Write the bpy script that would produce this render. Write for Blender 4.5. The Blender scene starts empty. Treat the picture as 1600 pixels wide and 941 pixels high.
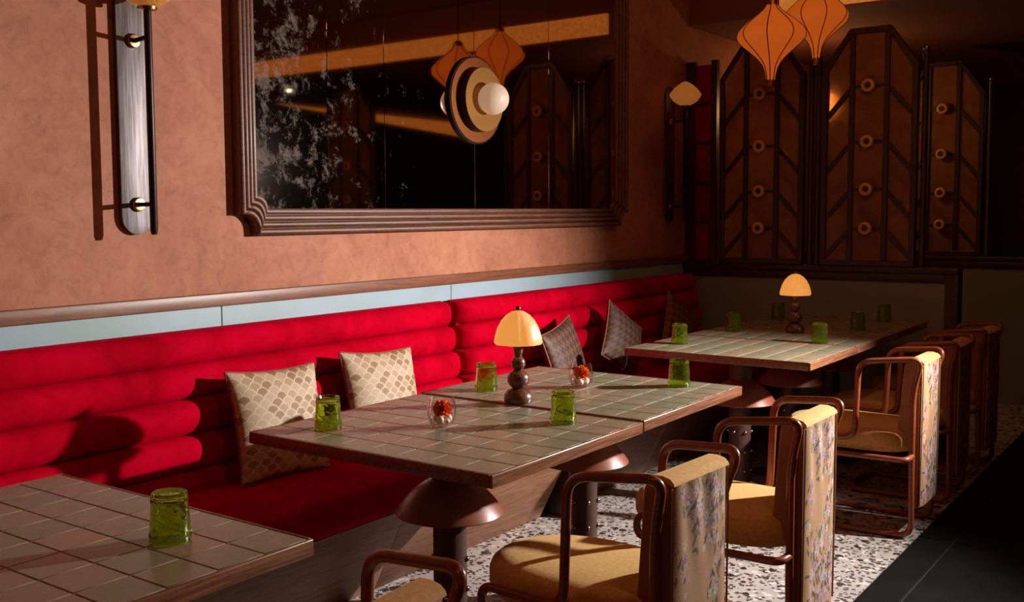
import bpy, bmesh, math, random
import numpy as np
from mathutils import Vector, Matrix
random.seed(7)
C = bpy.context.scene.collection
S = bpy.context.scene
PI = math.pi
# ------------------------------------------------------------------ camera
cam = bpy.data.cameras.new('camera'); cam_o = bpy.data.objects.new('camera', cam); C.objects.link(cam_o)
F, YAW, PITCH, ROLL, CX, CY = 1603.25, .641758892, .0762065528, .00721316595, 750.026, 457.18
cy, sy, cp, sp, cr, sr = math.cos(YAW), math.sin(YAW), math.cos(PITCH), math.sin(PITCH), math.cos(ROLL), math.sin(ROLL)
fw = Vector((cy*cp, sy*cp, -sp)); rt0 = Vector((sy, -cy, 0)); dn0 = fw.cross(rt0)
rt = cr*rt0 + sr*dn0; dn = -sr*rt0 + cr*dn0
cam_o.matrix_world = Matrix(((rt.x, -dn.x, -fw.x, 0), (rt.y, -dn.y, -fw.y, 0), (rt.z, -dn.z, -fw.z, 1.37), (0, 0, 0, 1)))
cam.sensor_width = 36; cam.lens = 36*F/1600
cam.shift_x = (800-CX)/1600; cam.shift_y = -(470.5-CY)/1600
cam.clip_start = .02
S.camera = cam_o
# ------------------------------------------------------------------ world and main lights
w = bpy.data.worlds.new('world'); S.world = w; w.use_nodes = True
w.node_tree.nodes['Background'].inputs[0].default_value = (.5, .2, .08, 1)
w.node_tree.nodes['Background'].inputs[1].default_value = .02
S.view_settings.view_transform = 'Standard'; S.view_settings.look = 'None'
S.view_settings.exposure = 0; S.view_settings.gamma = 1; S.view_settings.use_curve_mapping = False
def spot(name, loc, target, power, size, blend, radius, col):
    l = bpy.data.lights.new(name, 'SPOT'); l.energy = power; l.spot_size = math.radians(size); l.spot_blend = blend
    l.shadow_soft_size = radius; l.color = col
    o = bpy.data.objects.new(name, l); C.objects.link(o); o.location = loc
    o.rotation_euler = (Vector(target)-Vector(loc)).to_track_quat('-Z', 'Y').to_euler(); return o
spot('floor_spot_lamp', (4.85, -.15, 1.70), (2.50, 2.98, .42), 810, 89, 1.0, .025, (1, .95, .89))
def point(name, loc, power, radius, col):
    l = bpy.data.lights.new(name, 'POINT'); l.energy = power; l.shadow_soft_size = radius; l.color = col
    o = bpy.data.objects.new(name, l); C.objects.link(o); o.location = loc; return o
point('bar_lamp', (7.3, 2.42, 2.12), 7, .08, (1, .5, .2))
WARM = (1, .42, .15)
for lx, ly, lw in ((4.2, 1.0, 14), (2.0, .2, 14), (.0, .6, 9)):  # unseen warm fill lights, added to lift the ambient
    point('warm_fill_light', (lx, ly, 2.88), lw, .10, WARM)
# ------------------------------------------------------------------ materials
def mat(name, col=(.5, .5, .5), rough=.5, metal=0, **kw):
    m = bpy.data.materials.new(name); m.use_nodes = True
    b = m.node_tree.nodes['Principled BSDF']
    b.inputs['Base Color'].default_value = (*col, 1); b.inputs['Roughness'].default_value = rough; b.inputs['Metallic'].default_value = metal
    for k, v in kw.items():
        k = k.replace('_', ' ')
        b.inputs[k].default_value = (*v, 1) if isinstance(v, tuple) else v
    return m
def N(m, t, **kw):
    n = m.node_tree.nodes.new(t)
    for k, v in kw.items():
        if k in n.inputs: n.inputs[k].default_value = v
        else: setattr(n, k, v)
    return n
def L(m, a, b): m.node_tree.links.new(a, b)
def B(m): return m.node_tree.nodes['Principled BSDF']
def ramp(m, src, stops, interp='LINEAR'):
    r = N(m, 'ShaderNodeValToRGB'); r.color_ramp.interpolation = interp
    e = r.color_ramp.elements
    while len(e) < len(stops): e.new(.5)
    for i, (p, c) in enumerate(stops): e[i].position = p; e[i].color = (*c, 1)
    L(m, src, r.inputs[0]); return r.outputs[0]
def coords(m, scale=(1, 1, 1), kind='Object'):
    t = N(m, 'ShaderNodeTexCoord'); mp = N(m, 'ShaderNodeMapping'); mp.inputs['Scale'].default_value = scale
    L(m, t.outputs[kind], mp.inputs[0]); return mp.outputs[0]
def noise(m, vec, scale, detail=4, rough=.55, dist=0):
    n = N(m, 'ShaderNodeTexNoise'); n.inputs['Scale'].default_value = scale; n.inputs['Detail'].default_value = detail
    n.inputs['Roughness'].default_value = rough; n.inputs['Distortion'].default_value = dist
    L(m, vec, n.inputs[0]); return n.outputs[0]
def bump(m, src, strength=.2, dist=.01):
    b = N(m, 'ShaderNodeBump'); b.inputs['Strength'].default_value = strength; b.inputs['Distance'].default_value = dist
    L(m, src, b.inputs['Height']); L(m, b.outputs[0], B(m).inputs['Normal'])
def mix(m, a, b, f, mode='MIX'):
    n = N(m, 'ShaderNodeMix', data_type='RGBA', blend_type=mode)
    for s, v in ((n.inputs[0], f), (n.inputs[6], a), (n.inputs[7], b)):
        if hasattr(v, 'is_linked'): L(m, v, s)
        else: s.default_value = v if isinstance(v, float) else (*v, 1)
    return n.outputs[2]
M = {}
m = M['plaster'] = mat('terracotta_plaster', rough=.75)
v = coords(m)
c1 = ramp(m, noise(m, v, 3.2, 8, .66, .8), [(.25, (.37, .122, .062)), (.5, (.47, .172, .092)), (.75, (.56, .232, .135))])
c2 = ramp(m, noise(m, v, 16, 8, .7, 1.2), [(.3, (.60, .52, .48)), (.5, (.86, .84, .82)), (.70, (1.0, 1.0, 1.0))])
L(m, mix(m, c1, c2, .75, 'MULTIPLY'), B(m).inputs[0]); bump(m, noise(m, v, 28, 8, .7, .6), .22, .006)
def wood(name, dark, light, scale=(1, 14, 14), rough=.4, gscale=3.0, coat=0, bmp=.08):
    m = M[name] = mat(name, rough=rough); v = coords(m, scale)
    n1 = noise(m, v, gscale, 6, .62, 1.6); n2 = noise(m, coords(m, tuple(s*4 for s in scale)), gscale*2, 4, .6)
    mid = tuple((a+b)/2 for a, b in zip(dark, light))
    c = ramp(m, n1, [(.3, dark), (.5, mid), (.68, light)])
    c2 = ramp(m, n2, [(.35, (.7, .66, .62)), (.6, (1, 1, 1))])
    L(m, mix(m, c, c2, .7, 'MULTIPLY'), B(m).inputs[0]); bump(m, n2, bmp, .003)
    B(m).inputs['Coat Weight'].default_value = coat; B(m).inputs['Coat Roughness'].default_value = .15
    return m
wood('rail_wood', (.14, .046, .021), (.28, .10, .048), (1, 12, 16))
wood('edge_wood', (.12, .040, .020), (.36, .150, .075), (1.4, 20, 26), .3, 3, .4)
wood('base_wood', (.19, .075, .038), (.36, .165, .09), (1.2, 14, 18), .5, 3)
wood('frame_wood', (.090, .028, .012), (.20, .072, .033), (1.5, 15, 15), .48, 3, .05)
wood('dark_wood', (.030, .012, .006), (.065, .028, .014), (14, 14, 1.2), .4)
wood('lamp_wood', (.075, .021, .010), (.17, .052, .023), (10, 10, 2), .36, 3, .25)
wood('bent_wood', (.20, .043, .013), (.30, .070, .023), (8, 8, 8), .34, 1.5, .35, .02)
M['dome'] = mat('dome_lacquer', (.25, .062, .030), .36, 0, Coat_Weight=.3, Coat_Roughness=.3)
M['column'] = mat('column_metal', (.085, .038, .028), .45, .3)
M['bolt'] = mat('bolt_metal', (.35, .22, .17), .25, 1)
m = M['mint'] = mat('mint_paint', (.36, .52, .50), .42)
L(m, ramp(m, noise(m, coords(m), 2.2, 4), [(.35, (.27, .38, .38)), (.65, (.32, .43, .52))]), B(m).inputs[0])
m = M['dado'] = mat('shaded_mint_dado', (.22, .24, .18), .5)  # mint paint of the end wall, its dimness put into the colour
m = M['velvet'] = mat('red_velvet', (.43, .0, .022), .82, Sheen_Weight=.12, Sheen_Roughness=.35, Sheen_Tint=(1, .0, .10), Specular_IOR_Level=.02)
v = coords(m); L(m, ramp(m, noise(m, v, 5, 5, .6, 1), [(.3, (.34, .0, .008)), (.55, (.50, .0, .016)), (.75, (.62, .0, .028))]), B(m).inputs[0])
bump(m, noise(m, v, 220, 2), .05, .001)
m = M['tile'] = mat('glazed_tile', rough=.27); v = coords(m)
oi = N(m, 'ShaderNodeObjectInfo')
tc = ramp(m, oi.outputs['Random'], [(0, (.260, .250, .170)), (.5, (.305, .262, .178)), (1, (.35, .25, .160))])
n = noise(m, coords(m, kind='Object'), 9, 4)
L(m, mix(m, tc, ramp(m, n, [(.3, (.84, .84, .82)), (.7, (1, 1, 1))]), .8, 'MULTIPLY'), B(m).inputs[0])
L(m, ramp(m, noise(m, v, 14, 3), [(.3, (.22, .22, .22)), (.7, (.34, .34, .34))]), B(m).inputs['Roughness'])
M['grout'] = mat('grout', (.62, .55, .44), .8)
def glass(name, col, rough=0, ior=1.45):
    return mat(name, col, rough, 0, Transmission_Weight=1.0, IOR=ior)
M['green_glass'] = mat('green_glass', (.60, .76, .12), .02, 0, Transmission_Weight=.97, IOR=1.42)
m = M['clear_glass'] = bpy.data.materials.new('clear_glass'); m.use_nodes = True; m.node_tree.nodes.clear()
_o = N(m, 'ShaderNodeOutputMaterial'); _t = N(m, 'ShaderNodeBsdfTransparent'); _g = N(m, 'ShaderNodeBsdfGlossy'); _f = N(m, 'ShaderNodeLayerWeight'); _p = N(m, 'ShaderNodeMath', operation='POWER'); _p.inputs[1].default_value = 3.0; _x = N(m, 'ShaderNodeMixShader')
_t.inputs[0].default_value = (.97, .93, .92, 1); _g.inputs['Roughness'].default_value = .03; _f.inputs[0].default_value = .5
L(m, _f.outputs[1], _p.inputs[0]); L(m, _p.outputs[0], _x.inputs[0]); L(m, _t.outputs[0], _x.inputs[1]); L(m, _g.outputs[0], _x.inputs[2]); L(m, _x.outputs[0], _o.inputs[0])
M['pebble'] = mat('white_pebble', (.75, .70, .66), .35)
m = M['petal'] = mat('orange_petal', (.75, .12, .01), .7, Subsurface_Weight=.0)
L(m, ramp(m, noise(m, coords(m), 60, 3), [(.3, (.85, .11, .006)), (.65, (1.0, .34, .03))]), B(m).inputs[0])
m = M['gold_fabric'] = mat('gold_velour', (.46, .25, .075), .85, Sheen_Weight=.3, Sheen_Tint=(1, .8, .4))
v = coords(m); L(m, ramp(m, noise(m, v, 90, 5, .7), [(.3, (.50, .255, .062)), (.7, (.72, .40, .125))]), B(m).inputs[0]); bump(m, noise(m, v, 320, 2), .25, .002)
M['shaded_gold'] = mat('shaded_gold_velour', (.30, .105, .033), .6)  # gold upholstery of the back, browned so the colour carries its shade
def vcol(name, rough, **kw):
    m = M[name] = mat(name, rough=rough, **kw); a = N(m, 'ShaderNodeVertexColor', layer_name='Col'); L(m, a.outputs[0], B(m).inputs[0])
    bump(m, noise(m, coords(m), 260, 2), .18, .002); return m
vcol('floral', .75); vcol('scallop', .62); vcol('weave', .6)
M['piping'] = mat('piping', (.24, .09, .05), .6)
M['pale_piping'] = mat('pale_piping', (.36, .20, .12), .6)
M['brown_back'] = mat('cushion_back', (.10, .03, .016), .7)
m = M['brass'] = mat('aged_brass', (.42, .24, .10), .3, 1)
m = M['steel'] = mat('brushed_bronze_plate', (.32, .30, .33), .5, .85); v = coords(m, (40, 40, 2))
L(m, ramp(m, noise(m, v, 3, 5), [(.3, (.10, .075, .065)), (.7, (.22, .20, .215))]), B(m).inputs[0]); bump(m, noise(m, v, 6, 4), .1, .002)
M['black_metal'] = mat('black_bronze_metal', (.030, .014, .010), .35, .6)
M['copper'] = mat('copper_ring', (.33, .105, .030), .38, .85)
M['gold_dish'] = mat('gold_dish', (.38, .175, .045), .38, .7)
def emit(name, col, strength, base=None, rough=.6):
    return mat(name, base or col, rough, 0, Emission_Color=col, Emission_Strength=strength)
M['globe'] = emit('opal_globe', (1, .60, .32), .30, (.50, .41, .35), .5)
m = M['shade_cream'] = emit('lit_cream_shade', (1, .38, .07), .74, (.75, .62, .42), .4)
L(m, ramp(m, noise(m, coords(m), 18, 4, .6, 1), [(.3, (.26, .18, .08)), (.55, (.36, .29, .17)), (.7, (.40, .35, .24))]), B(m).inputs[0])
M['silk'] = emit('lit_orange_silk', (1, .17, .014), .36, (.34, .12, .03), .8)
M['rib_wire'] = mat('rib_wire', (.10, .012, .006), .5)
m = M['amber_shade'] = emit('amber_glass_shade', (1, .32, .055), .22, (.42, .20, .06), .15)
n_ = noise(m, coords(m), 70, 3); bump(m, n_, .9, .01)
m = M['cove'] = emit('cove_wash_emission', (1, .30, .04), .50, (.5, .25, .1), .8)  # light washed over the cove faces, put into the material as emission
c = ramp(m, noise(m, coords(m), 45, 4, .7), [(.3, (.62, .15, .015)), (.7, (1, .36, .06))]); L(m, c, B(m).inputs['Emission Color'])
M['ceiling'] = mat('ceiling_paint', (.20, .07, .035), .8)
M['dark_wall'] = mat('dark_wall_paint', (.05, .022, .014), .7)
def paneglass(name, c0, c1):
    m = M[name] = mat(name, c0, .28, 0, Transmission_Weight=.45, IOR=1.2, Specular_IOR_Level=.6); v = coords(m)
    L(m, ramp(m, noise(m, v, 5, 5, .6, 1), [(.3, c0), (.7, c1)]), B(m).inputs[0]); bump(m, noise(m, v, 42, 3), .35, .006)
paneglass('pane_amber', (.26, .105, .032), (.52, .235, .075))
paneglass('pane_red', (.22, .01, .006), (.5, .012, .012))
m = M['mirror'] = mat('antique_mirror', (.52, .42, .36), .04, 1); v = coords(m)
fx = noise(m, v, 9, 14, .82, .25)
sx = N(m, 'ShaderNodeSeparateXYZ'); L(m, v, sx.inputs[0])
edge = N(m, 'ShaderNodeMapRange'); edge.inputs[1].default_value = 0; edge.inputs[2].default_value = 1.3; edge.inputs[3].default_value = .05; edge.inputs[4].default_value = -.13
L(m, sx.outputs[0], edge.inputs[0])
ad = N(m, 'ShaderNodeMath', operation='ADD'); L(m, fx, ad.inputs[0]); L(m, edge.outputs[0], ad.inputs[1])
hz = ramp(m, ad.outputs[0], [(.53, (0, 0, 0)), (.74, (1, 1, 1))])
L(m, mix(m, (.50, .38, .32), (.042, .041, .046), hz), B(m).inputs[0])
inv = ramp(m, ad.outputs[0], [(.53, (1, 1, 1)), (.74, (0, 0, 0))]); L(m, inv, B(m).inputs['Metallic'])
B(m).inputs['Roughness'].default_value = .035
# terrazzo
m = M['terrazzo'] = mat('terrazzo', rough=.4); v = coords(m)
def vor(scale, rnd=1.0):
    n = N(m, 'ShaderNodeTexVoronoi'); n.inputs['Scale'].default_value = scale; n.inputs['Randomness'].default_value = rnd
    n2 = noise(m, v, 14, 3); ofs = N(m, 'ShaderNodeVectorMath', operation='ADD'); sc = N(m, 'ShaderNodeVectorMath', operation='SCALE')
    sc.inputs['Scale'].default_value = .06; L(m, N(m, 'ShaderNodeTexNoise', Scale=14.0).outputs[1], sc.inputs[0])
    L(m, v, ofs.inputs[0]); L(m, sc.outputs[0], ofs.inputs[1]); L(m, ofs.outputs[0], n.inputs[0]); return n
col = None
base = ramp(m, noise(m, v, 8, 5), [(.3, (.38, .325, .295)), (.7, (.50, .445, .41))])
for sc_, thr, dk in ((20, .18, (.030, .022, .022)), (38, .20, (.10, .065, .05)), (26, .18, (.62, .58, .56)), (60, .22, (.05, .04, .045))):
    vn = vor(sc_); sep = N(m, 'ShaderNodeSeparateColor'); L(m, vn.outputs['Color'], sep.inputs[0])
    a = N(m, 'ShaderNodeMath', operation='LESS_THAN'); L(m, vn.outputs['Distance'], a.inputs[0]); a.inputs[1].default_value = thr*1.9
    b_ = N(m, 'ShaderNodeMath', operation='GREATER_THAN'); L(m, sep.outputs[0], b_.inputs[0]); b_.inputs[1].default_value = .52
    mu = N(m, 'ShaderNodeMath', operation='MULTIPLY'); L(m, a.outputs[0], mu.inputs[0]); L(m, b_.outputs[0], mu.inputs[1])
    base = mix(m, base, dk, mu.outputs[0])
L(m, base, B(m).inputs[0])
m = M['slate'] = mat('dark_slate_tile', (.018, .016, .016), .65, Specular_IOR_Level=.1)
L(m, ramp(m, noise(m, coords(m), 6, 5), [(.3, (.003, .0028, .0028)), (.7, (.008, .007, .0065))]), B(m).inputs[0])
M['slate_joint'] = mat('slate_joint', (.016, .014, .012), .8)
M['white_bulb'] = emit('white_bulb', (1, .8, .6), 12)
# ------------------------------------------------------------------ mesh helpers
class G:
    def __init__(s): s.v = []; s.f = []
    def add(s, v, f):
        o = len(s.v); s.v += [tuple(p) for p in v]; s.f += [tuple(i+o for i in q) for q in f]; return s
    def box(s, x0, x1, y0, y1, z0, z1):
        return s.add([(x0, y0, z0), (x1, y0, z0), (x1, y1, z0), (x0, y1, z0), (x0, y0, z1), (x1, y0, z1), (x1, y1, z1), (x0, y1, z1)],
                     [(0, 3, 2, 1), (4, 5, 6, 7), (0, 1, 5, 4), (1, 2, 6, 5), (2, 3, 7, 6), (3, 0, 4, 7)])
    def lathe(s, prof, seg=24, c=(0, 0, 0), axis='z', rf=None):
        n = len(prof); v = []; f = []
        for i, (r, z) in enumerate(prof):
            for k in range(seg):
                a = 2*PI*k/seg; rr = r if rf is None else rf(r, z, a, i)
                x, y = rr*math.cos(a), rr*math.sin(a)
                if axis == 'z': p = (x, y, z)
                elif axis == 'y': p = (x, z, y)
                else: p = (z, x, y)
                v.append((p[0]+c[0], p[1]+c[1], p[2]+c[2]))
        for i in range(n-1):
            for k in range(seg):
                a, b = i*seg+k, i*seg+(k+1) % seg; f.append((a, b, b+seg, a+seg))
        if prof[0][0] > 1e-6: f.append(tuple(range(seg-1, -1, -1)))
        if prof[-1][0] > 1e-6: f.append(tuple(range((n-1)*seg, n*seg)))
        return s.add(v, f)
    def prism(s, poly, axis, a0, a1):
        n = len(poly)
        def P(p, a):
            return {'x': (a, p[0], p[1]), 'y': (p[0], a, p[1]), 'z': (p[0], p[1], a)}[axis]
        v = [P(p, a0) for p in poly] + [P(p, a1) for p in poly]
        f = [tuple(range(n-1, -1, -1)), tuple(range(n, 2*n))] + [(i, (i+1) % n, n+(i+1) % n, n+i) for i in range(n)]
        return s.add(v, f)
    def tube(s, pts, r, seg=10):
        pts = [Vector(p) for p in pts]; n = len(pts); v = []; f = []
        rs = r if isinstance(r, (list, tuple)) else [r]*n
        t = (pts[1]-pts[0]).normalized(); up = Vector((0, 0, 1)) if abs(t.z) < .9 else Vector((1, 0, 0))
        nn = t.cross(up).normalized()
        for i, p in enumerate(pts):
            t = (pts[min(i+1, n-1)]-pts[max(i-1, 0)]).normalized()
            nn = (nn-t*nn.dot(t)).normalized(); bb = t.cross(nn)
            for k in range(seg):
                a = 2*PI*k/seg; v.append(p+(nn*math.cos(a)+bb*math.sin(a))*rs[i])
        for i in range(n-1):
            for k in range(seg):
                a, b = i*seg+k, i*seg+(k+1) % seg; f.append((a, b, b+seg, a+seg))
        f += [tuple(range(seg-1, -1, -1)), tuple(range((n-1)*seg, n*seg))]
        return s.add(v, f)
    def ball(s, c, r, seg=12, rings=8, sc=(1, 1, 1)):
        v = []; f = []
        for i in range(rings+1):
            th = PI*i/rings
            for k in range(seg):
                a = 2*PI*k/seg
                v.append((c[0]+r*sc[0]*math.sin(th)*math.cos(a), c[1]+r*sc[1]*math.sin(th)*math.sin(a), c[2]-r*sc[2]*math.cos(th)))
        for i in range(rings):
            for k in range(seg):
                a, b = i*seg+k, i*seg+(k+1) % seg; f.append((a, b, b+seg, a+seg))
        return s.add(v, f)
    def obj(s, name, material, parent=None, smooth=False, bevel=0, bseg=2, loc=None, col=None):
        me = bpy.data.meshes.new(name); me.from_pydata(s.v, [], s.f); me.update()
        bm = bmesh.new(); bm.from_mesh(me)
        if col is None: bmesh.ops.remove_doubles(bm, verts=bm.verts, dist=1e-5)
        if bevel:
            bmesh.ops.recalc_face_normals(bm, faces=bm.faces)
            es = [e for e in bm.edges if len(e.link_faces) == 2 and e.calc_face_angle(0) > .6]
            bmesh.ops.bevel(bm, geom=es, offset=bevel, segments=bseg, profile=.5, affect='EDGES', clamp_overlap=True)
        bmesh.ops.recalc_face_normals(bm, faces=bm.faces)
        bm.to_mesh(me); bm.free()
        if smooth or bevel:
            for p in me.polygons: p.use_smooth = True
            try: me.set_sharp_from_angle(angle=math.radians(38))
            except Exception: pass
        if col is not None:
            a = me.color_attributes.new('Col', 'FLOAT_COLOR', 'POINT')
            arr = np.ones((len(me.vertices), 4), 'f'); arr[:, :3] = col; a.data.foreach_set('color', arr.ravel())
        me.materials.append(M[material] if isinstance(material, str) else material)
        o = bpy.data.objects.new(name, me); C.objects.link(o)
        if parent is not None: o.parent = parent
        if loc: o.location = loc
        return o
def fillet(pts, rad, n=6):
    pts = [Vector(p) for p in pts]; out = [pts[0]]
    rads = rad if isinstance(rad, (list, tuple)) else [rad]*(len(pts)-2)
    for i in range(1, len(pts)-1):
        a, b, c = pts[i-1], pts[i], pts[i+1]; r = min(rads[i-1], (a-b).length*.49, (c-b).length*.49)
        p0 = b+(a-b).normalized()*r; p1 = b+(c-b).normalized()*r
        for k in range(n+1):
            t = k/n; out.append(p0*(1-t)**2+b*2*t*(1-t)+p1*t*t)
    out.append(pts[-1]); return out
def tag(o, label, cat, group=None):
    o['label'] = label; o['category'] = cat
    if group: o['group'] = group
    return o
def thing(name, label, cat, loc=(0, 0, 0), group=None, rz=0):
    o = bpy.data.objects.new(name, None); C.objects.link(o); o.location = loc; o.rotation_euler = (0, 0, rz)
    o.empty_display_size = .05
    return tag(o, label, cat, group)
def struct(o): o['kind'] = 'structure'; return o
def share(src, parent=None, loc=None, rot=None, scale=None):
    o = src.copy(); C.objects.link(o)
    if parent is not None: o.parent = parent
    if loc is not None: o.location = loc
    if rot is not None: o.rotation_euler = rot
    if scale is not None: o.scale = scale
    return o
def children(o): return [x for x in C.objects if x.parent == o]
def dup(root, loc, label, rz=None):
    r = root.copy(); C.objects.link(r); r.location = loc; r['label'] = label
    if rz is not None: r.rotation_euler = (0, 0, rz)
    for ch in children(root):
        c_ = ch.copy(); C.objects.link(c_); c_.parent = r
        for g_ in children(ch):
            d_ = g_.copy(); C.objects.link(d_); d_.parent = c_
    return r
# ================================================================== THE ROOM
WY = 2.98; EX = 6.22; ZC = 2.95; ZS = 2.585
X0, X1, Y0 = -2.6, 11.0, -4.6
fl = struct(G().box(X0, X1, 1.065, WY+.1, -.1, 0).obj('floor', 'terrazzo'))
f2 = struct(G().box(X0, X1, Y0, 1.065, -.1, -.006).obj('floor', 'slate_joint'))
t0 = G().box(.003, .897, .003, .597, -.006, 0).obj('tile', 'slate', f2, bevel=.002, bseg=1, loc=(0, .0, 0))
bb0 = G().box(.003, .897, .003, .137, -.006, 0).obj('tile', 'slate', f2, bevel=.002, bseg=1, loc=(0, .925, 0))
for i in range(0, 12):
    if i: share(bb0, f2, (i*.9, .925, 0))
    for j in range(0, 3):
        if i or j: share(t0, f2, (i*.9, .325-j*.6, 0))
wl = struct(G().box(X0, X1, WY, WY+.1, 0, ZC).obj('wall_left', 'plaster'))
struct(G().box(X0, X1, Y0-.1, Y0, 0, ZC).obj('wall_front', 'dark_wall'))
struct(G().box(X0-.1, X0, Y0-.1, WY+.1, 0, ZC).obj('wall_back', 'dark_wall'))
struct(G().box(X1, X1+.1, Y0-.1, WY+.1, 0, ZC).obj('wall_far', 'dark_wall'))
struct(G().box(X0-.1, EX+.06, Y0-.1, WY+.1, ZC, ZC+.1).obj('ceiling', 'ceiling'))
struct(G().box(EX+.06, X1+.1, Y0-.1, WY+.1, ZS, ZC+.1).obj('ceiling', 'ceiling'))
# wood rail and mint panels of the long wall
struct(G().box(X0, EX+.2, WY-.028, WY, 1.046, 1.092).obj('trim_1', 'rail_wood', bevel=.004))
for a, b in ((X0, 2.405), (2.408, 3.745), (3.748, EX+.05)):
    G().box(a, b, WY-.012, WY, .40, 1.046).obj('panel', 'mint', wl, bevel=.002, bseg=1)
# ceiling edge faces, cove wash put in as emission (seen in the mirror and above the bar)
o = G().box(EX+.03, EX+.058, -1.30, 2.36, ZS+.012, ZS+.15).obj('cove_band', 'cove'); tag(o, 'amber cove band with painted-in cove wash along the dropped ceiling edge, seen in mirror', 'cove face')
o = G().prism([(7.6, ZS-.02), (11.0, ZS-.02), (11.0, ZS-.20)], 'y', -2.46, -2.42).obj('cove_band', 'cove'); tag(o, 'tapering amber cove band with painted-in cove wash far across the room, seen in mirror', 'cove face')
o = G().box(10.9, 10.97, .5, 1.55, 2.28, 2.42).obj('cove_band', 'cove'); tag(o, 'dim orange beam with painted-in glow at far right behind the rearmost glass screen', 'cove face')
# ---------------------------------------------------------------- end partition and the ones beyond
def partition(x, y0, y1, zt, label_n):
    p = struct(G().box(x, x+.09, y0, y1, 0, zt-.035).obj('wall_end', 'dado'))
    G().box(x-.022, x+.112, y0-.01, y1, zt-.035, zt).obj('ledge', 'dark_wood', p, bevel=.004)
    G().box(x-.012, x+.102, y0-.012, y0+.06, 0, zt-.035).obj('end_post', 'dark_wood', p, bevel=.004)
    G().box(x-.012, x, y0+.06, y1, zt-.085, zt-.035).obj('top_rail', 'dark_wood', p, bevel=.003)
    return p
partition(EX, 1.30, WY-.001, 1.045, 1)
partition(8.0, .80, WY-.001, 1.045, 2)
partition(EX, -.9, .35, 1.045, 3)
def prism2(g, poly, x0, x1): return g.prism(poly, 'x', x0, x1)
def bar_poly(a, b, w_):
    a = Vector(a); b = Vector(b); d = (b-a).normalized(); n_ = Vector((-d.y, d.x))*w_/2
    return [tuple(a-n_), tuple(b-n_), tuple(b+n_), tuple(a+n_)]
def screen(x, yc, label, pane='pane_amber', hw=.275):
    t = thing('glass_screen', label, 'screen', (x, yc, 1.045), 'chevron glass screens on the partitions')
    H, HS, FI, fw_ = 1.40, 1.17, .115, .034
    out = [(-hw, 0), (hw, 0), (hw, HS), (FI, H), (-FI, H), (-hw, HS)]
    inn = [(-hw+fw_, fw_), (hw-fw_, fw_), (hw-fw_, HS-.012), (FI-.012, H-fw_), (-FI+.012, H-fw_), (-hw+fw_, HS-.012)]
    g = G(); n = 6; xs = (-.024, .024)
    v = [(xx, *p) for xx in xs for p in out] + [(xx, *p) for xx in xs for p in inn]; f = []
    for i in range(n):
        j = (i+1) % n
        f += [(i, j, 12+j, 12+i), (6+i, 18+i, 18+j, 6+j), (i, 6+i, 6+j, j), (12+i, 12+j, 18+j, 18+i)]
    g.add(v, f).obj('frame', 'dark_wood', t, bevel=.003, bseg=1)
    zi = [1.06, .735, .455, .225]; sw = .030; sy_ = .100
    for s in (-1, 1):
        G().box(-.018, .018, s*sy_-sw/2, s*sy_+sw/2, fw_, H-fw_+.004).obj('stile', 'dark_wood', t, bevel=.003, bseg=1)
        yi = s*(sy_+sw/2); yo = s*(hw-fw_+.002); dz = .15
        prev_i, prev_o = H-fw_-.006, HS-.012
        for z in zi:
            a = (yi, z-.02); b = (yo, max(z-.02-dz, fw_))
            prism2(G(), bar_poly(a, b, .026), -.014, .014).obj('glazing_bar', 'dark_wood', t)
            prism2(G(), [(yi, prev_i), (yi, a[1]), (yo, b[1]), (yo, prev_o)], -.003, .003).obj('pane', pane, t)
            prev_i, prev_o = a[1], b[1]
        prism2(G(), [(yi, prev_i), (yi, fw_), (yo, fw_)], -.003, .003).obj('pane', pane, t)
    tops = [H-fw_] + zi + [fw_]
    for a, b in zip(tops[:-1], tops[1:]):
        G().box(-.003, .003, -sy_+sw/2, sy_-sw/2, b, a).obj('pane', pane, t)
    for z in zi:
        k = G().lathe([(.016, -.018), (.030, -.022), (.040, -.040), (.036, -.056), (.024, -.060), (.018, -.052), (.0, -.050)], 20, (0, 0, z), 'x').obj('knob', 'brass_knob', t, smooth=True)
        G().lathe([(.0, -.0535), (.017, -.0535), (.018, -.045)], 16, (0, 0, z), 'x').obj('knob_core', 'dark_wood', k, smooth=True)
        G().box(-.012, .012, -sy_, sy_, z-.008, z+.008).obj('knob_bar', 'dark_wood', k)
    return t
M['brass_knob'] = mat('amber_brass_knob', (.72, .36, .14), .45, .0)
screen(EX+.045, 2.465, 'chevron glass screen on the end partition, nearest the plaster wall')
screen(EX+.045, 1.810, 'chevron glass screen with knobs, between the ball-topped posts')
screen(8.045, 1.80, 'darker chevron glass screen standing furthest back at right')
screen(EX+.045, -.09, 'chevron glass screen across the aisle, seen only in mirror')
def spost(x, y, label, h=1.235):
    t = thing('screen_post', label, 'post', (x, y, 1.045), 'ball-topped screen posts')
    G().lathe([(.0205, 0), (.0205, .03), (.017, .04), (.017, h-.03), (.020, h-.02), (.020, h)], 14).obj('shaft', 'dark_wood', t, smooth=True)
    G().ball((0, 0, h+.016), .0195, 12, 8).obj('finial', 'brass', t, smooth=True)
spost(EX+.045, 2.153, 'screen post under the lanterns, nearer the wall of the pair')
spost(EX+.045, 2.110, 'screen post under the lanterns, further from wall of the pair', 1.235)
spost(EX+.045, 1.500, 'ball-topped screen post at right end of the front partition')
spost(8.045, 1.490, 'ball-topped post beside the rearmost glass screen')
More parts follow.
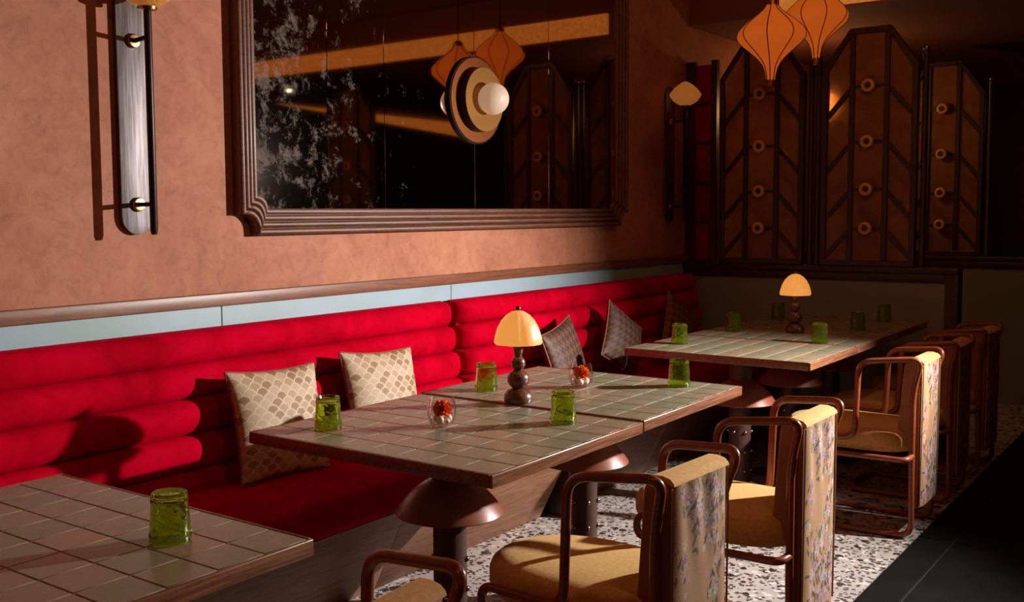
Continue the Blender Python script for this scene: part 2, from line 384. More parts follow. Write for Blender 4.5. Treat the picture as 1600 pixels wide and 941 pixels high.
# red glass strip beside the plaster wall
t = thing('red_glass_strip', 'narrow strip of red glass panes in the dark corner', 'screen', (EX+.045, 2.855, 1.045))
G().box(-.02, .02, -.095, -.055, 0, 1.30).obj('stile', 'dark_wood', t); G().box(-.02, .02, .055, .118, 0, 1.30).obj('stile', 'dark_wood', t)
for i in range(5):
    z0 = .02+i*.255
    G().box(-.02, .02, -.055, .055, z0-.02, z0).obj('glazing_bar', 'dark_wood', t)
    G().box(-.003, .003, -.055, .055, z0, z0+.235).obj('pane', 'pane_red', t)
# small ceiling light seen in the mirror
t = thing('downlight', 'small white ceiling downlight, a bright dot in the mirror', 'downlight', (6.95, -1.55, ZS-.0))
G().lathe([(.03, 0), (.045, -.006), (.045, 0)], 14).obj('ring', 'black_metal', t, smooth=True)
G().lathe([(0, -.022), (.016, -.017), (.024, 0)], 12).obj('bulb', 'white_bulb', t, smooth=True)
# ================================================================== BANQUETTES
def rollpoly(yf, z0, z1, yb):
    zc = (z0+z1)/2; h = (z1-z0)/2; pts = []
    for k in range(11):
        a = -PI/2+PI*k/10
        pts.append((yf+.052-.052*math.cos(a)**.75 if abs(math.cos(a)) > 1e-6 else yf+.052, zc+h*math.sin(a)))
    return [(yb, z0)] + pts + [(yb, z1)]
def banquette(xa, xb, label, round_l, round_r, sa, sb, gable=False):
    t = thing('banquette', label, 'banquette', ((xa+xb)/2, 2.62, 0)); xo = -(xa+xb)/2; yo = -2.62
    # slanted wooden base: panels
    ba = sa+(.095 if gable else 0); n = max(1, round((sb-ba)/1.05)); dx = (sb-ba)/n
    if gable: G().box(sa+.065+xo, sa+.093+xo, 2.355+yo, 2.93+yo, .0, .332).obj('gable', 'dark_wood', t, bevel=.002, bseg=1)
    for i in range(n):
        a, b = ba+i*dx+xo+.0003, ba+(i+1)*dx+xo-.0003
        G().prism([(2.512+yo, 0), (2.345+yo, .33), (2.36+yo, .335), (2.525+yo, 0)], 'x', a, b).obj('base_panel', 'base_wood', t, bevel=.001, bseg=1)
    G().prism([(2.53+yo, .0), (2.365+yo, .325), (2.965+yo, .325), (2.965+yo, .0)], 'x', ba+xo+.004, sb+xo-.01).obj('plinth', 'dark_wood', t)
    # seat cushion, rounded front edge
    prof = [(2.86, .335)] + [(2.325, .335)]
    for k in range(9):
        a = -PI/2-PI*k/8*.98; prof.append((2.36+.062*math.cos(a) if k not in (0,) else 2.335, .398+.064*math.sin(a)*-1*-1))
    prof = [(2.86, .337), (2.335, .337), (2.312, .350), (2.300, .375), (2.298, .400), (2.304, .428), (2.322, .449), (2.352, .460), (2.45, .465), (2.65, .462), (2.86, .455)]
    G().prism([(a+yo, b) for a, b in prof], 'x', sa+xo, sb+xo).obj('seat_cushion', 'velvet', t, smooth=True)
    # back rolls
    zt = [.975, .865, .752, .635, .520, .405]; yf = [2.845, 2.820, 2.795, 2.775, 2.765]
    for i in range(5):
        z1, z0 = zt[i], zt[i+1]; zc = (z0+z1)/2; h = (z1-z0)/2+.001; d = .06
        secs = []; L_ = xb-xa; er = .055
        xs_ = [(xa, 0.0), (xa+.010, .40), (xa+.028, .70), (xa+.050, .90), (xa+.075, 1)] if round_l else [(xa, 1)]
        xs_ += [(xa+.08+(L_-.16)*k/6, 1) for k in range(1, 6)]
        xs_ += [(xb-er, 1), (xb-.040, .92), (xb-.022, .72), (xb-.008, .42), (xb, 0.0)] if round_r else [(xb, 1)]
        K = 12; g = G(); v = []; f = []
        for (x, s) in xs_:
            for k in range(K+1):
                a = -PI/2+PI*k/K; cc = max(math.cos(a), 0)**.7
                hh = h*(.78+.22*s) if i == 0 or True else h
                v.append((x+xo, yf[i]+d*(1-s*cc)+yo, zc+hh*math.sin(a)))
            v.append((x+xo, 2.945+yo, zc+h)); v.append((x+xo, 2.945+yo, zc-h))
        m_ = K+3
        for j in range(len(xs_)-1):
            for k in range(m_):
                a, b = j*m_+k, j*m_+(k+1) % m_; f.append((a, b, b+m_, a+m_))
        f += [tuple(range(m_-1, -1, -1)), tuple(range((len(xs_)-1)*m_, len(xs_)*m_))]
        g.add(v, f).obj('back_roll', 'velvet', t, smooth=True)
    G().box(xa+xo+.004, xb+xo-.004, 2.90+yo, 2.962+yo, .33, .968).obj('back_board', 'velvet', t)
banquette(-.6, 3.635, 'long red velvet channel-back banquette behind the two middle tables', False, True, -.6, 3.800)
banquette(3.690, 6.19, 'red velvet channel-back banquette in the corner behind the far table', True, True, 3.803, 6.19, True)
# ================================================================== TABLES
TILES = {}
def table(xa, xb, label, nx, z=.75, ped=True):
    W = xb-xa; y0, y1 = 1.415, 2.282; D = y1-y0
    t = thing('dining_table', label, 'table', ((xa+xb)/2, (y0+y1)/2, 0), 'tiled dining tables')
    hx, hy = W/2, D/2; e = .009; th = .034
    # wooden edge (four lippings)
    for s in (-1, 1):
        G().box(-hx, hx, s*hy-(e if s > 0 else 0), s*hy+(0 if s > 0 else e), z-th, z+.0005).obj('edge_lipping', 'edge_wood', t, bevel=.0042, bseg=3)
        G().box(s*hx-(e if s > 0 else 0), s*hx+(0 if s > 0 else e), -hy+e, hy-e, z-th, z+.0005).obj('edge_lipping', 'edge_wood', t, bevel=.003)
    G().box(-hx+e, hx-e, -hy+e, hy-e, z-th+.004, z-.0022).obj('grout_bed', 'grout', t)
    ny = 8; px, py = (W-2*e)/nx, (D-2*e)/ny; key = (round(px, 4),)
    for i in range(nx):
        for j in range(ny):
            loc = (-hx+e+px*(i+.5), -hy+e+py*(j+.5), z)
            if key not in TILES:
                TILES[key] = G().box(-px/2+.0016, px/2-.0016, -py/2+.0016, py/2-.0016, -.006, 0).obj('tile', 'tile', t, bevel=.0012, bseg=1, loc=loc)
            else: share(TILES[key], t, (loc[0], loc[1], loc[2]+random.uniform(-.0004, .0002)), (random.uniform(-.002, .002), random.uniform(-.002, .002), 0))
    # pedestal
    G().box(-.16, .16, -.16, .16, z-th-.008, z-th+.004).obj('mounting_plate', 'column', t)
    G().lathe([(.052, .585), (.052, z-th-.008)], 20).obj('neck', 'column', t, smooth=True)
    G().lathe([(.05, .600)]+[(r_, .500+.105*(1-(r_/.160)**2.3)) for r_ in (.06, .075, .09, .105, .12, .132, .143, .152, .158, .160)]+[(.1595, .4975), (.154, .4970), (.05, .5000)], 40).obj('dome', 'dome', t, smooth=True)
    col_ = G().lathe([(.05, .012), (.05, .492)], 24).obj('column', 'column', t, smooth=True)
    G().lathe([(.21, 0), (.21, .010), (.20, .016), (.06, .018), (.05, .018)], 32).obj('foot_plate', 'column', t, smooth=True)
    for zz in (.36, .27, .18, .09):
        for k in range(6):
            a = PI/6+k*PI/3+.35
            G().ball((.051*math.cos(a), .051*math.sin(a), zz), .0088, 8, 6).obj('bolt', 'bolt', col_, smooth=True)
    return t
table(.590, 1.355, 'tiled table cut off at the lower left of the picture', 7)
table(1.935, 2.699, 'tiled table in the middle, nearer of the joined pair', 7)
table(2.703, 3.447, 'tiled table in the middle, further of the joined pair', 7, .754)
table(4.160, 4.797, 'first of the far row of tiled tables, lit near end', 6)
table(4.801, 5.437, 'second of the far row of tiled tables, under the far lamp', 6)
table(5.441, 6.080, 'last of the far row of tiled tables, dim against the partition', 6)
# ================================================================== CHAIRS
def floral_cols(pts):
    rnd = random.Random(11); base = np.array([.43, .235, .115]); col_ = np.tile(base, (len(pts), 1))
    P = np.array(pts)[:, [0, 2]]
    col_ *= (1+.12*np.sin(P[:, :1]*23+P[:, 1:]*17)*np.sin(P[:, :1]*61))
    clusters = ((-.07, .705, 10), (-.01, .69, 8), (.07, .70, 12), (.05, .62, 12), (-.02, .60, 7), (.09, .56, 8), (-.09, .53, 6), (.06, .47, 7), (.04, .42, 6),
                (-.09, .42, 5), (-.02, .345, 12), (.06, .33, 14), (-.07, .29, 14), (.02, .265, 14), (.09, .25, 10), (-.03, .21, 14), (.06, .19, 12), (-.09, .17, 8), (.01, .15, 8))
    pale = [(.62, .52, .55), (.55, .30, .38), (.36, .16, .26), (.40, .36, .46), (.60, .42, .40), (.50, .46, .44)]
    dark = [(.035, .028, .022), (.07, .075, .035), (.12, .06, .05), (.05, .035, .06), (.10, .10, .05)]
    for cx_, cz_, nn in clusters:
        for q in range(nn):                     # stems and leaves first, blooms over them
            fx_, fz_ = cx_+rnd.gauss(0, .026), cz_+rnd.gauss(0, .034); r = rnd.uniform(.010, .024); ph = rnd.gauss(PI/2, .55)
            d = P-np.array([fx_, fz_]); a = d[:, 0]*math.cos(ph)+d[:, 1]*math.sin(ph); b = -d[:, 0]*math.sin(ph)+d[:, 1]*math.cos(ph)
            col_[(np.abs(a) < r) & (np.abs(b) < .0042*(1-(a/r)**2))] = rnd.choice(dark)
        for q in range(nn):
            fx_, fz_ = cx_+rnd.gauss(0, .024), cz_+rnd.gauss(0, .030); r = rnd.uniform(.007, .0165); ph = rnd.uniform(0, 6)
            d = P-np.array([fx_, fz_]); rr = np.hypot(d[:, 0], d[:, 1]*.85); th = np.arctan2(d[:, 1], d[:, 0])
            lim = r*(.68+.32*np.cos(5*th+ph)); c_ = np.array(rnd.choice(pale)); hit = rr < lim
            col_[hit] = c_*(1-.35*(rr[hit]/r)[:, None]*(np.sin(th[hit]*10+ph)[:, None] > 0))
            col_[rr < r*.2] = (.20, .09, .04)
    return col_
def make_chair():
    t = thing('armchair', '', 'chair', (0, 0, 0), 'bentwood armchairs along the aisle')
    r = .0125
    for s in (-1, 1):
        arm = fillet([(s*.163, -.004, .58), (s*.165, -.010, .655), (s*.193, -.042, .766), (s*.226, .200, .742), (s*.226, .212, .415), (s*.226, .470, .412), (s*.226, .475, .340), (s*.226, .004, .345), (s*.168, -.006, .352)],
                     [.04, .045, .055, .055, .036, .036, .05], 7)
        G().tube(arm, r, 12).obj('armrest', 'bent_wood', t, smooth=True)
        leg = fillet([(s*.163, -.004, .60), (s*.163, -.004, .30), (s*.170, -.01, .013), (s*.190, .42, .013), (s*.06, .45, .013)], [.03, .06, .06], 7)
        G().tube(leg, r, 12).obj('leg', 'bent_wood', t, smooth=True)
    G().tube([(-.065, .45, .013), (.065, .45, .013)], r, 10).obj('floor_bar', 'bent_wood', t, smooth=True)
    # backrest wedge
    prof = [(-.028, .13), (-.030, .725), (-.024, .742), (-.010, .750), (.018, .750), (.034, .741), (.042, .722), (.062, .45), (.060, .40), (.020, .38), (.0, .13)]
    G().prism(prof, 'x', -.140, .140).obj('backrest', 'shaded_gold', t, bevel=.010, bseg=3)
    # floral rear panel (wraps over the top edge in gold)
    nx_, nz_ = 72, 176; v = []; f = []
    rnd = random.Random(3)
    for j in range(nz_+1):
        z = .135+(.738-.135)*j/nz_
        for i in range(nx_+1):
            u = i/nx_; x = -.137+.274*u; e = min(u, 1-u)*2
            bul = .010*(1-(1-min(1, e*3))**2)
            pleat = .0035*math.sin(x*70+z*6)*max(0, min(1, (z-.5)/.15))*max(0, math.sin(PI*u))
            v.append((x, -.031-bul-pleat, z))
    for j in range(nz_):
        for i in range(nx_):
            a = j*(nx_+1)+i; f.append((a, a+1, a+nx_+2, a+nx_+1))
    rp = G().add(v, f).obj('rear_panel', 'floral', t, smooth=True, col=floral_cols(v))
    G().prism([(-.041, .735), (-.038, .744), (-.028, .753), (-.008, .758), (.016, .757), (.030, .749), (.030, .745), (-.02, .744), (-.031, .735)], 'x', -.139, .139).obj('top_pad', 'gold_fabric', t, bevel=.002, bseg=1)
    for s in (-1, 1):
        G().tube([(s*.139, -.034, .14), (s*.139, -.036, .45), (s*.139, -.037, .73)], .0030, 6).obj('piping', 'pale_piping', rp, smooth=True)
    # seat: D-shaped cushion
    K = 40; g = G(); v = []; f = []
    def outline(inset):
        o = []
        for k in range(K):
            a = 2*PI*k/K; c_, s_ = math.cos(a), math.sin(a)
            n_ = 3.4 if s_ < 0 else 2.3
            o.append(((.212-inset)*math.copysign(abs(c_)**(2/n_), c_), .285+(.285-inset)*math.copysign(abs(s_)**(2/n_), s_)))
        return o
    for ins, z in ((.05, .358), (.012, .362), (.0, .385), (.0, .420), (.008, .440), (.022, .452), (.06, .461), (.13, .466)):
        v += [(x, y, z) for x, y in outline(ins)]
    n_l = 8
    for i in range(n_l-1):
        for k in range(K): a, b = i*K+k, i*K+(k+1) % K; f.append((a, b, b+K, a+K))
    f += [tuple(range(K-1, -1, -1)), tuple(range((n_l-1)*K, n_l*K))]
    g.add(v, f).obj('seat', 'gold_fabric', t, smooth=True)
    return t
ch = make_chair()
spots = [(1.160, 1.075, 'bentwood armchair with only its arm showing at the bottom left'),
         (2.275, 1.070, 'bentwood armchair with floral back, nearest whole one at the middle table'),
         (3.10, 1.055, 'bentwood armchair with floral back at the further joined middle table'),
         (4.60, 1.085, 'bentwood armchair with floral back at the far table, lit'),
         (5.25, 1.085, 'second shadowed bentwood armchair along the far table row'),
         (5.88, 1.075, 'last shadowed bentwood armchair along the far table row')]
RR_ = [math.radians(a) for a in (4, -3.5, -.5, 0, 1, -1)]; ch.rotation_euler = (0, 0, RR_[0])
for i, (x, y, lb) in enumerate(spots):
    if i == 0: ch.location = (x, y, 0); ch['label'] = lb
    else: dup(ch, (x, y, 0), lb, RR_[i])
# ================================================================== TABLEWARE
def make_tumbler():
    t = thing('green_tumbler', '', 'glass', (0, 0, 0), 'upturned green tumblers')
    H, r0, r1 = .094, .0400, .0335; seg = 96; prof = []
    nz = 34
    for i in range(nz+1):
        z = H*i/nz; r = r0+(r1-r0)*(i/nz)
        if i == 0: r -= .001
        prof.append((r, z))
    prof += [(r1-.0015, H+.0012), (r1-.005, H+.0006), (r1-.007, H-.006), (0.0001, H-.007)]
    def rf(r, z, a, i):
        if i == 0 or i > nz: return r
        q = z/H
        if .10 < q < .27 or .80 < q < .95: return r+.0011*math.cos(36*a)*math.sin(PI*((q-.10)/.17 if q < .5 else (q-.80)/.15))
        if .30 < q < .77:
            k = math.sin(PI*(q-.30)/.47)
            return r+.0014*k*max(0, math.cos(6*a+2*math.sin(q*14)))*abs(math.cos(q*30+3*a))
        return r
    G().lathe(prof, seg, rf=rf).obj('outer_wall', 'green_glass', t, smooth=True)
    # inner wall joined to the rim makes a thick vessel
    me = children(t)[0].data
    bm = bmesh.new(); bm.from_mesh(me)
    inner = [(r0-.001, 0), (r0-.0042, .0), *[(r0-.0042+(r1-r0)*k/10*.86, .001+(H-.015)*k/10) for k in range(1, 11)], (r1-.010, H-.0125), (.0001, H-.0120)]
    gi = G().lathe(inner, seg); vs = [bm.verts.new(p) for p in gi.v]
    for q in gi.f:
        try: bm.faces.new([vs[k] for k in q])
        except Exception: pass
    ctr = [fc for fc in bm.faces if len(fc.verts) > 6]; bmesh.ops.delete(bm, geom=ctr, context='FACES_ONLY')
    bmesh.ops.remove_doubles(bm, verts=bm.verts, dist=2e-4); bmesh.ops.recalc_face_normals(bm, faces=bm.faces)
    bm.to_mesh(me); bm.free()
    for p in me.polygons: p.use_smooth = True
    me.set_sharp_from_angle(angle=math.radians(35))
    return t
tb = make_tumbler()
for i, (x, y, lb) in enumerate([
    (1.185, 1.630, 'upturned green glass tumbler on the lower left table'),
    (2.095, 2.120, 'upturned green tumbler at the left corner of the middle table, beside cushion'),
    (2.870, 2.120, 'upturned green tumbler just left of the middle mushroom lamp'),
    (2.555, 1.605, 'upturned green tumbler right of the middle mushroom lamp, front edge'),
    (3.320, 1.600, 'upturned green tumbler on the far right corner of middle table'),
    (4.435, 2.135, 'leftmost upturned green tumbler on the far table'),
    (5.070, 2.135, 'upturned green tumbler left of the far mushroom lamp, second from left'),
    (4.820, 1.600, 'upturned green tumbler in front of the far mushroom lamp'),
    (5.750, 2.150, 'dim tumbler just behind the far mushroom lamp'),
    (5.445, 1.610, 'dark upturned tumbler right of the far mushroom lamp'),
    (5.990, 1.625, 'dark upturned tumbler at far right end of the tables')]):
    z = .7545 if 2.7 < x < 3.45 else .7505
    if i == 0: tb.location = (x, y, z); tb['label'] = lb
    else: dup(tb, (x, y, z), lb, random.uniform(0, 6))
def make_lamp():
    t = thing('mushroom_lamp', '', 'lamp', (0, 0, 0), 'mushroom table lamps')
    G().lathe([(.040, 0), (.046, .004), (.048, .014), (.046, .026), (.036, .040), (.020, .048)], 28).obj('base', 'lamp_wood', t, smooth=True)
    def bead(z0, z1, r):
        return [(max(.012, r*math.sin(PI*k/14)), z0+(z1-z0)*(1-math.cos(PI*k/14))/2) for k in range(15)]
    G().lathe(bead(.044, .110, .0365), 24).obj('bead', 'lamp_wood', t, smooth=True)
    G().lathe(bead(.104, .154, .0235), 24).obj('bead', 'lamp_wood', t, smooth=True)
    G().lathe(bead(.149, .204, .0165), 24).obj('bead', 'lamp_wood', t, smooth=True)
    pr = [(.004, .302), (.020, .299), (.038, .288), (.054, .270), (.067, .246), (.0755, .218), (.0785, .200), (.0755, .1935), (.070, .194), (.060, .215), (.045, .255), (.018, .285), (.004, .290)]
    G().lathe(pr, 64, rf=lambda r, z, a, i: r*(1+.060*(abs(math.sin(4*a))**.55-.7)*min(1, r/.04))).obj('shade', 'shade_cream', t, smooth=True)
    G().ball((0, 0, .309), .0095, 12, 8, (1, 1, .9)).obj('finial', 'lamp_wood', t, smooth=True)
    G().lathe([(.008, .195), (.008, .30)], 10).obj('stem', 'lamp_wood', t, smooth=True)
    return t
lp = make_lamp(); lp.location = (2.735, 1.890, .7545); lp['label'] = 'mushroom lamp with cream shade and turned wooden base on middle tables'
dup(lp, (5.185, 1.850, .7505), 'mushroom lamp glowing orange on the dim far table', .3)
def votive(x, y, z, where):
    t = thing('glass_bowl', 'small clear round glass holding flower and pebbles, '+where, 'bowl', (x, y, z), 'clear glass flower bowls')
    out = [(.0001, 0), (.024, .0), (.034, .008), (.0415, .026), (.0435, .042), (.0425, .060), (.0385, .078), (.0375, .084)]
    inn = [(.0362, .084), (.0372, .078), (.0410, .060), (.0420, .042), (.0400, .027), (.033, .012), (.024, .006), (.0001, .006)]
    G().lathe(out+inn, 40).obj('bowl', 'clear_glass', t, smooth=True)
    rnd = random.Random(int(x*100))
    for k, (px, py, pz, pr) in enumerate(((-.017, -.008, .021, .0135), (.017, -.010, .021, .014), (.002, .018, .020, .0135), (.0, -.021, .016, .009), (.020, .014, .018, .010))):
        o = G().ball((0, 0, 0), pr, 12, 8, (1.05, .95, .85)).obj('pebble', 'pebble', smooth=True, loc=(x+px, y+py, z+pz))
        o.rotation_euler = (rnd.random(), rnd.random(), rnd.random()); tag(o, 'round white pebble in the bottom of the glass bowl '+where, 'pebble', 'pebbles in the glass bowl '+where)
    # carnation of ruffled petals
    t2 = thing('orange_flower', 'orange carnation head resting in the glass bowl '+where, 'flower', (x+.004, y, z+.050), 'orange carnations in bowls')
    for k in range(64):
        ct = 1-1.75*(k+.5)/64; st_ = math.sqrt(1-ct*ct); a = k*2.39996
        nrm = Vector((st_*math.cos(a), st_*math.sin(a), ct)); tx = nrm.orthogonal().normalized(); ty = nrm.cross(tx); R0 = .0255*rnd.uniform(.9, 1.12)
        tw = rnd.uniform(0, 6.28); ux = tx*math.cos(tw)+ty*math.sin(tw); uy = nrm.cross(ux); v = []; f = []
        for jj in range(4):
            for ii in range(6):
                u = ii/5*2-1; q = jj/3
                p = nrm*(R0*(.35+.65*q)+.0022*math.sin(u*7+k)*q) + ux*(u*.0100*(.45+.55*q)) + uy*(.0035*q*q*math.sin(u*5+k*1.7)+.002*q)
                v.append(tuple(p))
        for jj in range(3):
            for ii in range(5): b_ = jj*6+ii; f.append((b_, b_+1, b_+7, b_+6))
        G().add(v, f).obj('petal', 'petal', t2, smooth=True)
    G().lathe([(.002, -.018), (.006, -.012), (.007, -.004), (.004, .006)], 10).obj('calyx', 'calyx', t2, smooth=True)
M['calyx'] = mat('calyx_green', (.12, .16, .04), .6)
votive(2.315, 1.874, .7505, 'on the nearer middle table')
votive(3.105, 1.876, .7545, 'right of the middle lamp')
# ================================================================== CUSHIONS
def scallop_cols(P):
    u = P[:, 0]; v_ = P[:, 1]; r = .0235; w_ = 2*r; hgt = r*.92
    col_ = np.zeros((len(P), 3)); done = np.zeros(len(P), bool)
    rng = np.random.RandomState(4)
    tone = rng.rand(80, 80)
    row0 = np.floor((v_+1)/hgt).astype(int)
    for k in (-2, -1, 0, 1):      # the lowest row overlaps the ones above
        row = row0+k; off = (row % 2)*r
        cxn = np.round((u+1-off)/w_)
        dx = (u+1-off)-cxn*w_; dy = (v_+1)-row*hgt
        d = np.hypot(dx, dy); hit = (~done) & (d < r*1.04) & (dy > -r*.3)
        tn = tone[row % 80, cxn.astype(int) % 80]
        base_ = np.where(tn[:, None] < .3, np.array([[.30, .165, .075]]), np.where(tn[:, None] < .6, np.array([[.42, .27, .15]]), np.array([[.50, .36, .24]])))
        ring = d > r*.84
        c_ = np.where(ring[:, None], np.array([[.60, .47, .33]]), base_)
        col_[hit] = c_[hit]; done |= hit
    col_[~done] = (.45, .30, .17)
    return col_
def weave_cols(P):
    a = np.sin(P[:, 0]*210)*np.sin(P[:, 1]*210); b = np.sin((P[:, 0]+P[:, 1])*70)*np.sin((P[:, 0]-P[:, 1])*70)
    t_ = np.clip(.5+.35*a+.45*b, 0, 1)[:, None]
    return np.array([[.045, .014, .008]])*(1-t_)+np.array([[.15, .066, .040]])*t_
def cushion(name, label, wdt, thick, fn, matn, centre, yaw, lean, roll, res=70):
    t = thing(name, label, 'cushion', (0, 0, 0), 'cushions on the banquettes')
    def surf(sgn):
        v = []; flat = []
        for j in range(res+1):
            for i in range(res+1):
                a, b = i/res*2-1, j/res*2-1
                x = a*wdt/2*(1-.075*(1-b*b)); z = b*wdt/2*(1-.075*(1-a*a))
                d = thick/2*(max(0, (1-a*a)*(1-b*b)))**.42
                d *= 1+.05*math.sin(a*9+b*4)*(abs(a*b))
                v.append((x, sgn*d, z)); flat.append((x, z))
        f = [(j*(res+1)+i, j*(res+1)+i+1, (j+1)*(res+1)+i+1, (j+1)*(res+1)+i) for j in range(res) for i in range(res)]
        return v, f, np.array(flat)
    v, f, fl_ = surf(-1); G().add(v, f).obj('front', matn, t, smooth=True, col=fn(fl_))
    v, f, fl_ = surf(1); G().add(v, f).obj('back', 'brown_back', t, smooth=True)
    edge_ = []
    for k in range(4*24):
        s_, q = divmod(k, 24); u = q/24*2-1
        a, b = ((u, -1), (1, u), (-u, 1), (-1, -u))[s_]
        edge_.append((a*wdt/2*(1-.075*(1-b*b)), 0, b*wdt/2*(1-.075*(1-a*a))))
    edge_.append(edge_[0]); G().tube(edge_, .0045, 6).obj('piping', 'piping', t, smooth=True)
    t.location = centre; t.rotation_mode = 'XYZ'
    t.matrix_world = Matrix.Translation(centre) @ Matrix.Rotation(yaw, 4, 'Z') @ Matrix.Rotation(lean, 4, 'X') @ Matrix.Rotation(roll, 4, 'Y')
    return t
RR = math.radians
cushion('cushion', 'beige scallop-print cushion beside the lower left table', .385, .12, scallop_cols, 'scallop', (2.42, 2.690, .650), RR(-4), RR(-14), RR(1.5), 150)
cushion('cushion', 'beige scallop-print cushion behind the nearer middle table', .385, .12, scallop_cols, 'scallop', (2.965, 2.695, .652), RR(-3), RR(-14), RR(3), 150)
def rust_cols(P): return weave_cols(P)*np.array([[1.6, 1.15, .8]])
cushion('cushion', 'brown woven cushion just right of the middle lamp', .365, .12, weave_cols, 'weave', (4.295, 2.685, .645), RR(7), RR(-13), RR(-11), 110)
cushion('cushion', 'brown woven cushion leaning left of the far table, tipped on its corner', .330, .11, weave_cols, 'weave', (4.845, 2.670, .685), RR(-2), RR(-13), RR(33), 110)
cushion('cushion', 'rust brown cushion tipped on its corner, deepest in the banquette corner', .340, .11, rust_cols, 'weave', (5.555, 2.670, .685), RR(-4), RR(-13), RR(32), 90)
# ================================================================== MIRROR
def scoop(x0, x1, z0, z1, a, b):
    # rectangle with concave quarter scoops of radius a and flats b
    pts = []
    def cn(cx_, cz_, sx, sz, rev):
        q = [(cx_, cz_+sz*(a+b)), (cx_+sx*b, cz_+sz*(a+b))]
        for k in range(0, 9):
            t_ = PI/2*k/8
            q.append((cx_+sx*(b+a*math.sin(t_)*.0+a*(1-math.cos(t_))), cz_+sz*(b+a*(1-math.sin(t_)))))
        # concave arc: bulges towards the mirror centre
        q = q[:2] + [(cx_+sx*(b+a*math.sin(PI/2*k/8)), cz_+sz*(b+a*math.cos(PI/2*k/8))) for k in range(0, 9)] + [(cx_+sx*(a+b), cz_)]
        return q[::-1] if rev else q
    for arg in ((x0, z0, 1, 1, False), (x1, z0, -1, 1, True), (x1, z1, -1, -1, False), (x0, z1, 1, -1, True)): pts += cn(*arg)
    return pts
MX0, MX1, MZ0, MZ1 = 2.482, 5.392, 1.297, 2.84
mt = thing('wall_mirror', 'large antique smoked mirror in a stepped dark wood frame', 'mirror', (MX0, WY, MZ0))
A_ = np.array(scoop(0, MX1-MX0, 0, MZ1-MZ0, .062, .016)); I_ = np.array(scoop(.100, MX1-MX0-.100, .102, MZ1-MZ0-.102, .045, .004))
fr = [0, .27, .52, .76, 1.0]; dep = [.052, .044, .036, .028]
for q in range(4):
    a, b = fr[q], fr[q+1]; g = G(); v = []; f = []; n = len(A_)
    prof = [(a, 0), (a, dep[q]*.55)] + [(a+(b-a)*(.5-.5*math.cos(PI*k/6))*.86, dep[q]*.55+(dep[q]*.45)*math.sin(PI*(.12+.76*k/6))) for k in range(7)] + [(a+(b-a)*.92, dep[q]*.45), (b, dep[q]*.45), (b, 0)]
    for (u, d) in prof:
        for p, i_ in zip(A_, I_): pp = p*(1-u)+i_*u; v.append((pp[0], -d, pp[1]))
    for j in range(len(prof)):
        j2 = (j+1) % len(prof)
        for k in range(n): k2 = (k+1) % n; f.append((j*n+k, j*n+k2, j2*n+k2, j2*n+k))
    g.add(v, f).obj('moulding', 'frame_wood', mt, smooth=True)
js = [.085, .478, .815, 1.452, 2.10, 2.825]
for a, b in zip(js[:-1], js[1:]):
    G().box(a+.0012, b-.0012, -.014, -.006, .088, MZ1-MZ0-.088).obj('mirror_pane', 'mirror', mt, bevel=.001, bseg=1)
G().box(.05, 2.86, -.006, -.001, .05, MZ1-MZ0-.05).obj('backing', 'black_metal', mt)
# disc lamp on the mirror
dl = thing('disc_wall_lamp', 'round copper and black disc lamp with opal globe on mirror', 'wall lamp', (3.935, WY-.014, 1.908))
G().lathe([(.0, -.0), (.206, -.0), (.206, -.014), (.0, -.014)][::1], 56, axis='y').obj('back_disc', 'black_metal', dl, smooth=True)
G().lathe([(.140, -.014), (.198, -.014), (.198, -.0175), (.140, -.0175)], 56, axis='y').obj('copper_ring', 'copper', dl, smooth=True)
G().lathe([(.0, -.014), (.150, -.014), (.150, -.060), (.0, -.060)], 56, axis='y').obj('drum', 'black_metal', dl, smooth=True)
G().lathe([(.149, -.060), (.149, -.064), (.144, -.064), (.10, -.060), (.03, -.0605), (.0, -.0605)], 56, axis='y').obj('dish', 'gold_dish', dl, smooth=True)
G().ball((0, -.112, 0), .074, 28, 18).obj('globe', 'globe', dl, smooth=True)
G().lathe([(.035, -.06), (.03, -.075), (.03, -.06)], 20, axis='y').obj('collar', 'brass', dl, smooth=True)
# ================================================================== WALL SCONCES
def make_sconce():
    t = thing('wall_sconce', '', 'wall lamp', (0, 0, 0), 'rod sconces on the plaster wall')
    # local: wall at y=0, z=0 at the rod's bottom (world 1.305)
    w_ = .060; pl = []
    for k in range(13): a = PI+PI*k/12; pl.append((w_*math.cos(a), .065+w_*math.sin(a)))
    for k in range(13): a = PI*k/12; pl.append((w_*math.cos(a), .80+w_*math.sin(a)))
    G().prism(pl, 'y', -.020, -.012).obj('back_plate', 'steel', t, bevel=.002, bseg=2)
    G().box(-.02, .02, -.012, 0, .1, .76).obj('spacer', 'black_metal', t)
    G().tube([(-.016, -.128, .006), (-.016, -.128, .02), (-.016, -.128, .69), (-.016, -.128, .728)], [.009, .0125, .0125, .0125], 14).obj('rod', 'black_metal', t, smooth=True)
    for z in (.105, .640):
        kn = G().lathe([(.0, -.036), (.020, -.034), (.024, -.028), (.024, -.019)], 20, (0, 0, z), 'y').obj('knob', 'brass', t, smooth=True)
        G().tube([(0, -.03, z), (-.016, -.122, z)], .008, 10).obj('arm', 'black_metal', kn, smooth=True)
    G().lathe([(.016, .712), (.030, .716), (.032, .724), (.02, .728)], 20, (-.016, -.128, .010)).obj('collar', 'brass', t, smooth=True)
    pr = [(.018, .722), (.045, .732), (.072, .750), (.092, .776), (.0975, .790), (.090, .806), (.068, .832), (.040, .856), (.015, .870), (.0001, .874)]
    G().lathe(pr, 32, (-.016, -.128, .010), rf=lambda r, z, a, i: r*(1+.02*math.cos(12*a))).obj('shade', 'amber_shade', t, smooth=True)
    return t
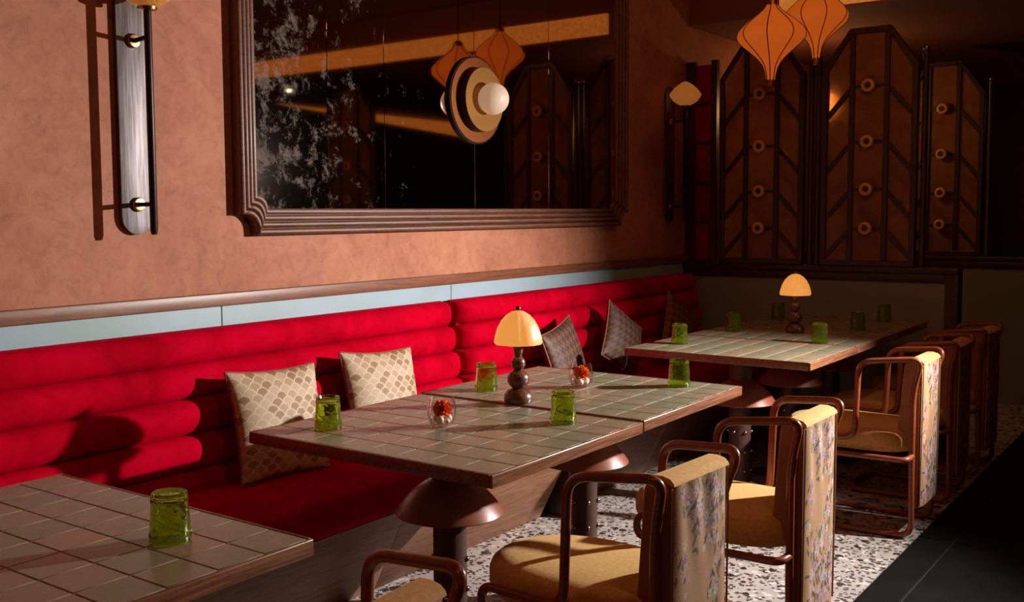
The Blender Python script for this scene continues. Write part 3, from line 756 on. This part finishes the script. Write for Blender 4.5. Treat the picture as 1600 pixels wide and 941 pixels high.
sc = make_sconce(); sc.location = (2.063, WY, 1.305); sc['label'] = 'tall rod sconce with metal back plate left of mirror'
dup(sc, (5.995, WY, 1.305), 'rod sconce with glowing amber shade right of the mirror, in dim corner')
# ================================================================== LANTERNS
def make_lantern():
    t = thing('silk_lantern', '', 'lantern', (0, 0, 0), 'orange silk lanterns')
    pr = [(.021, .030), (.0235, .053), (.036, .10), (.063, .14), (.106, .18), (.148, .217), (.168, .246), (.163, .280), (.122, .323), (.078, .357), (.045, .385), (.028, .41)]
    # smooth the profile
    P_ = []
    for i in range(len(pr)-1):
        for k in range(3):
            u = k/3; p0 = pr[max(i-1, 0)]; p1 = pr[i]; p2 = pr[i+1]; p3 = pr[min(i+2, len(pr)-1)]
            P_.append(tuple(.5*((2*p1[d])+(-p0[d]+p2[d])*u+(2*p0[d]-5*p1[d]+4*p2[d]-p3[d])*u*u+(-p0[d]+3*p1[d]-3*p2[d]+p3[d])*u**3) for d in (0, 1)))
    P_.append(pr[-1]); n = 8; q = 5; v = []; f = []
    for r, z in P_:
        for k in range(q+1):
            a = 2*PI/n*(k/q); rr = r*(1-.05*math.sin(PI*k/q)); v.append((rr*math.cos(a), rr*math.sin(a), z))
    for i in range(len(P_)-1):
        for k in range(q): a = i*(q+1)+k; f.append((a, a+1, a+q+2, a+q+1))
    gore = G().add(v, f).obj('silk_panel', 'silk', t, smooth=True)
    rib = G().tube([(r+.001, 0, z) for r, z in P_], .0026, 6).obj('rib', 'rib_wire', t, smooth=True)
    for k in range(1, n):
        share(gore, t, rot=(0, 0, 2*PI*k/n)); share(rib, t, rot=(0, 0, 2*PI*k/n))
    G().lathe([(.0, 0), (.021, 0), (.022, .004), (.021, .034), (.0, .034)], 18).obj('bottom_collar', 'copper', t, smooth=True)
    G().lathe([(.0, .40), (.030, .40), (.030, .425), (.012, .44), (.0, .44)], 18).obj('top_collar', 'copper', t, smooth=True)
    return t
ln = make_lantern(); ln.location = (5.10, 1.965, 2.003); ln['label'] = 'orange silk onion lantern hanging lower, left of the pair'; ln.rotation_euler = (0, 0, .25)
l2 = dup(ln, (5.62, 1.912, 2.167), 'orange silk onion lantern hanging higher, right of the pair', .62)
for l_ in (ln, l2): G().tube([(0, 0, .43), (0, 0, ZC-l_.location.z)], .004, 6).obj('cord', 'black_metal', l_)
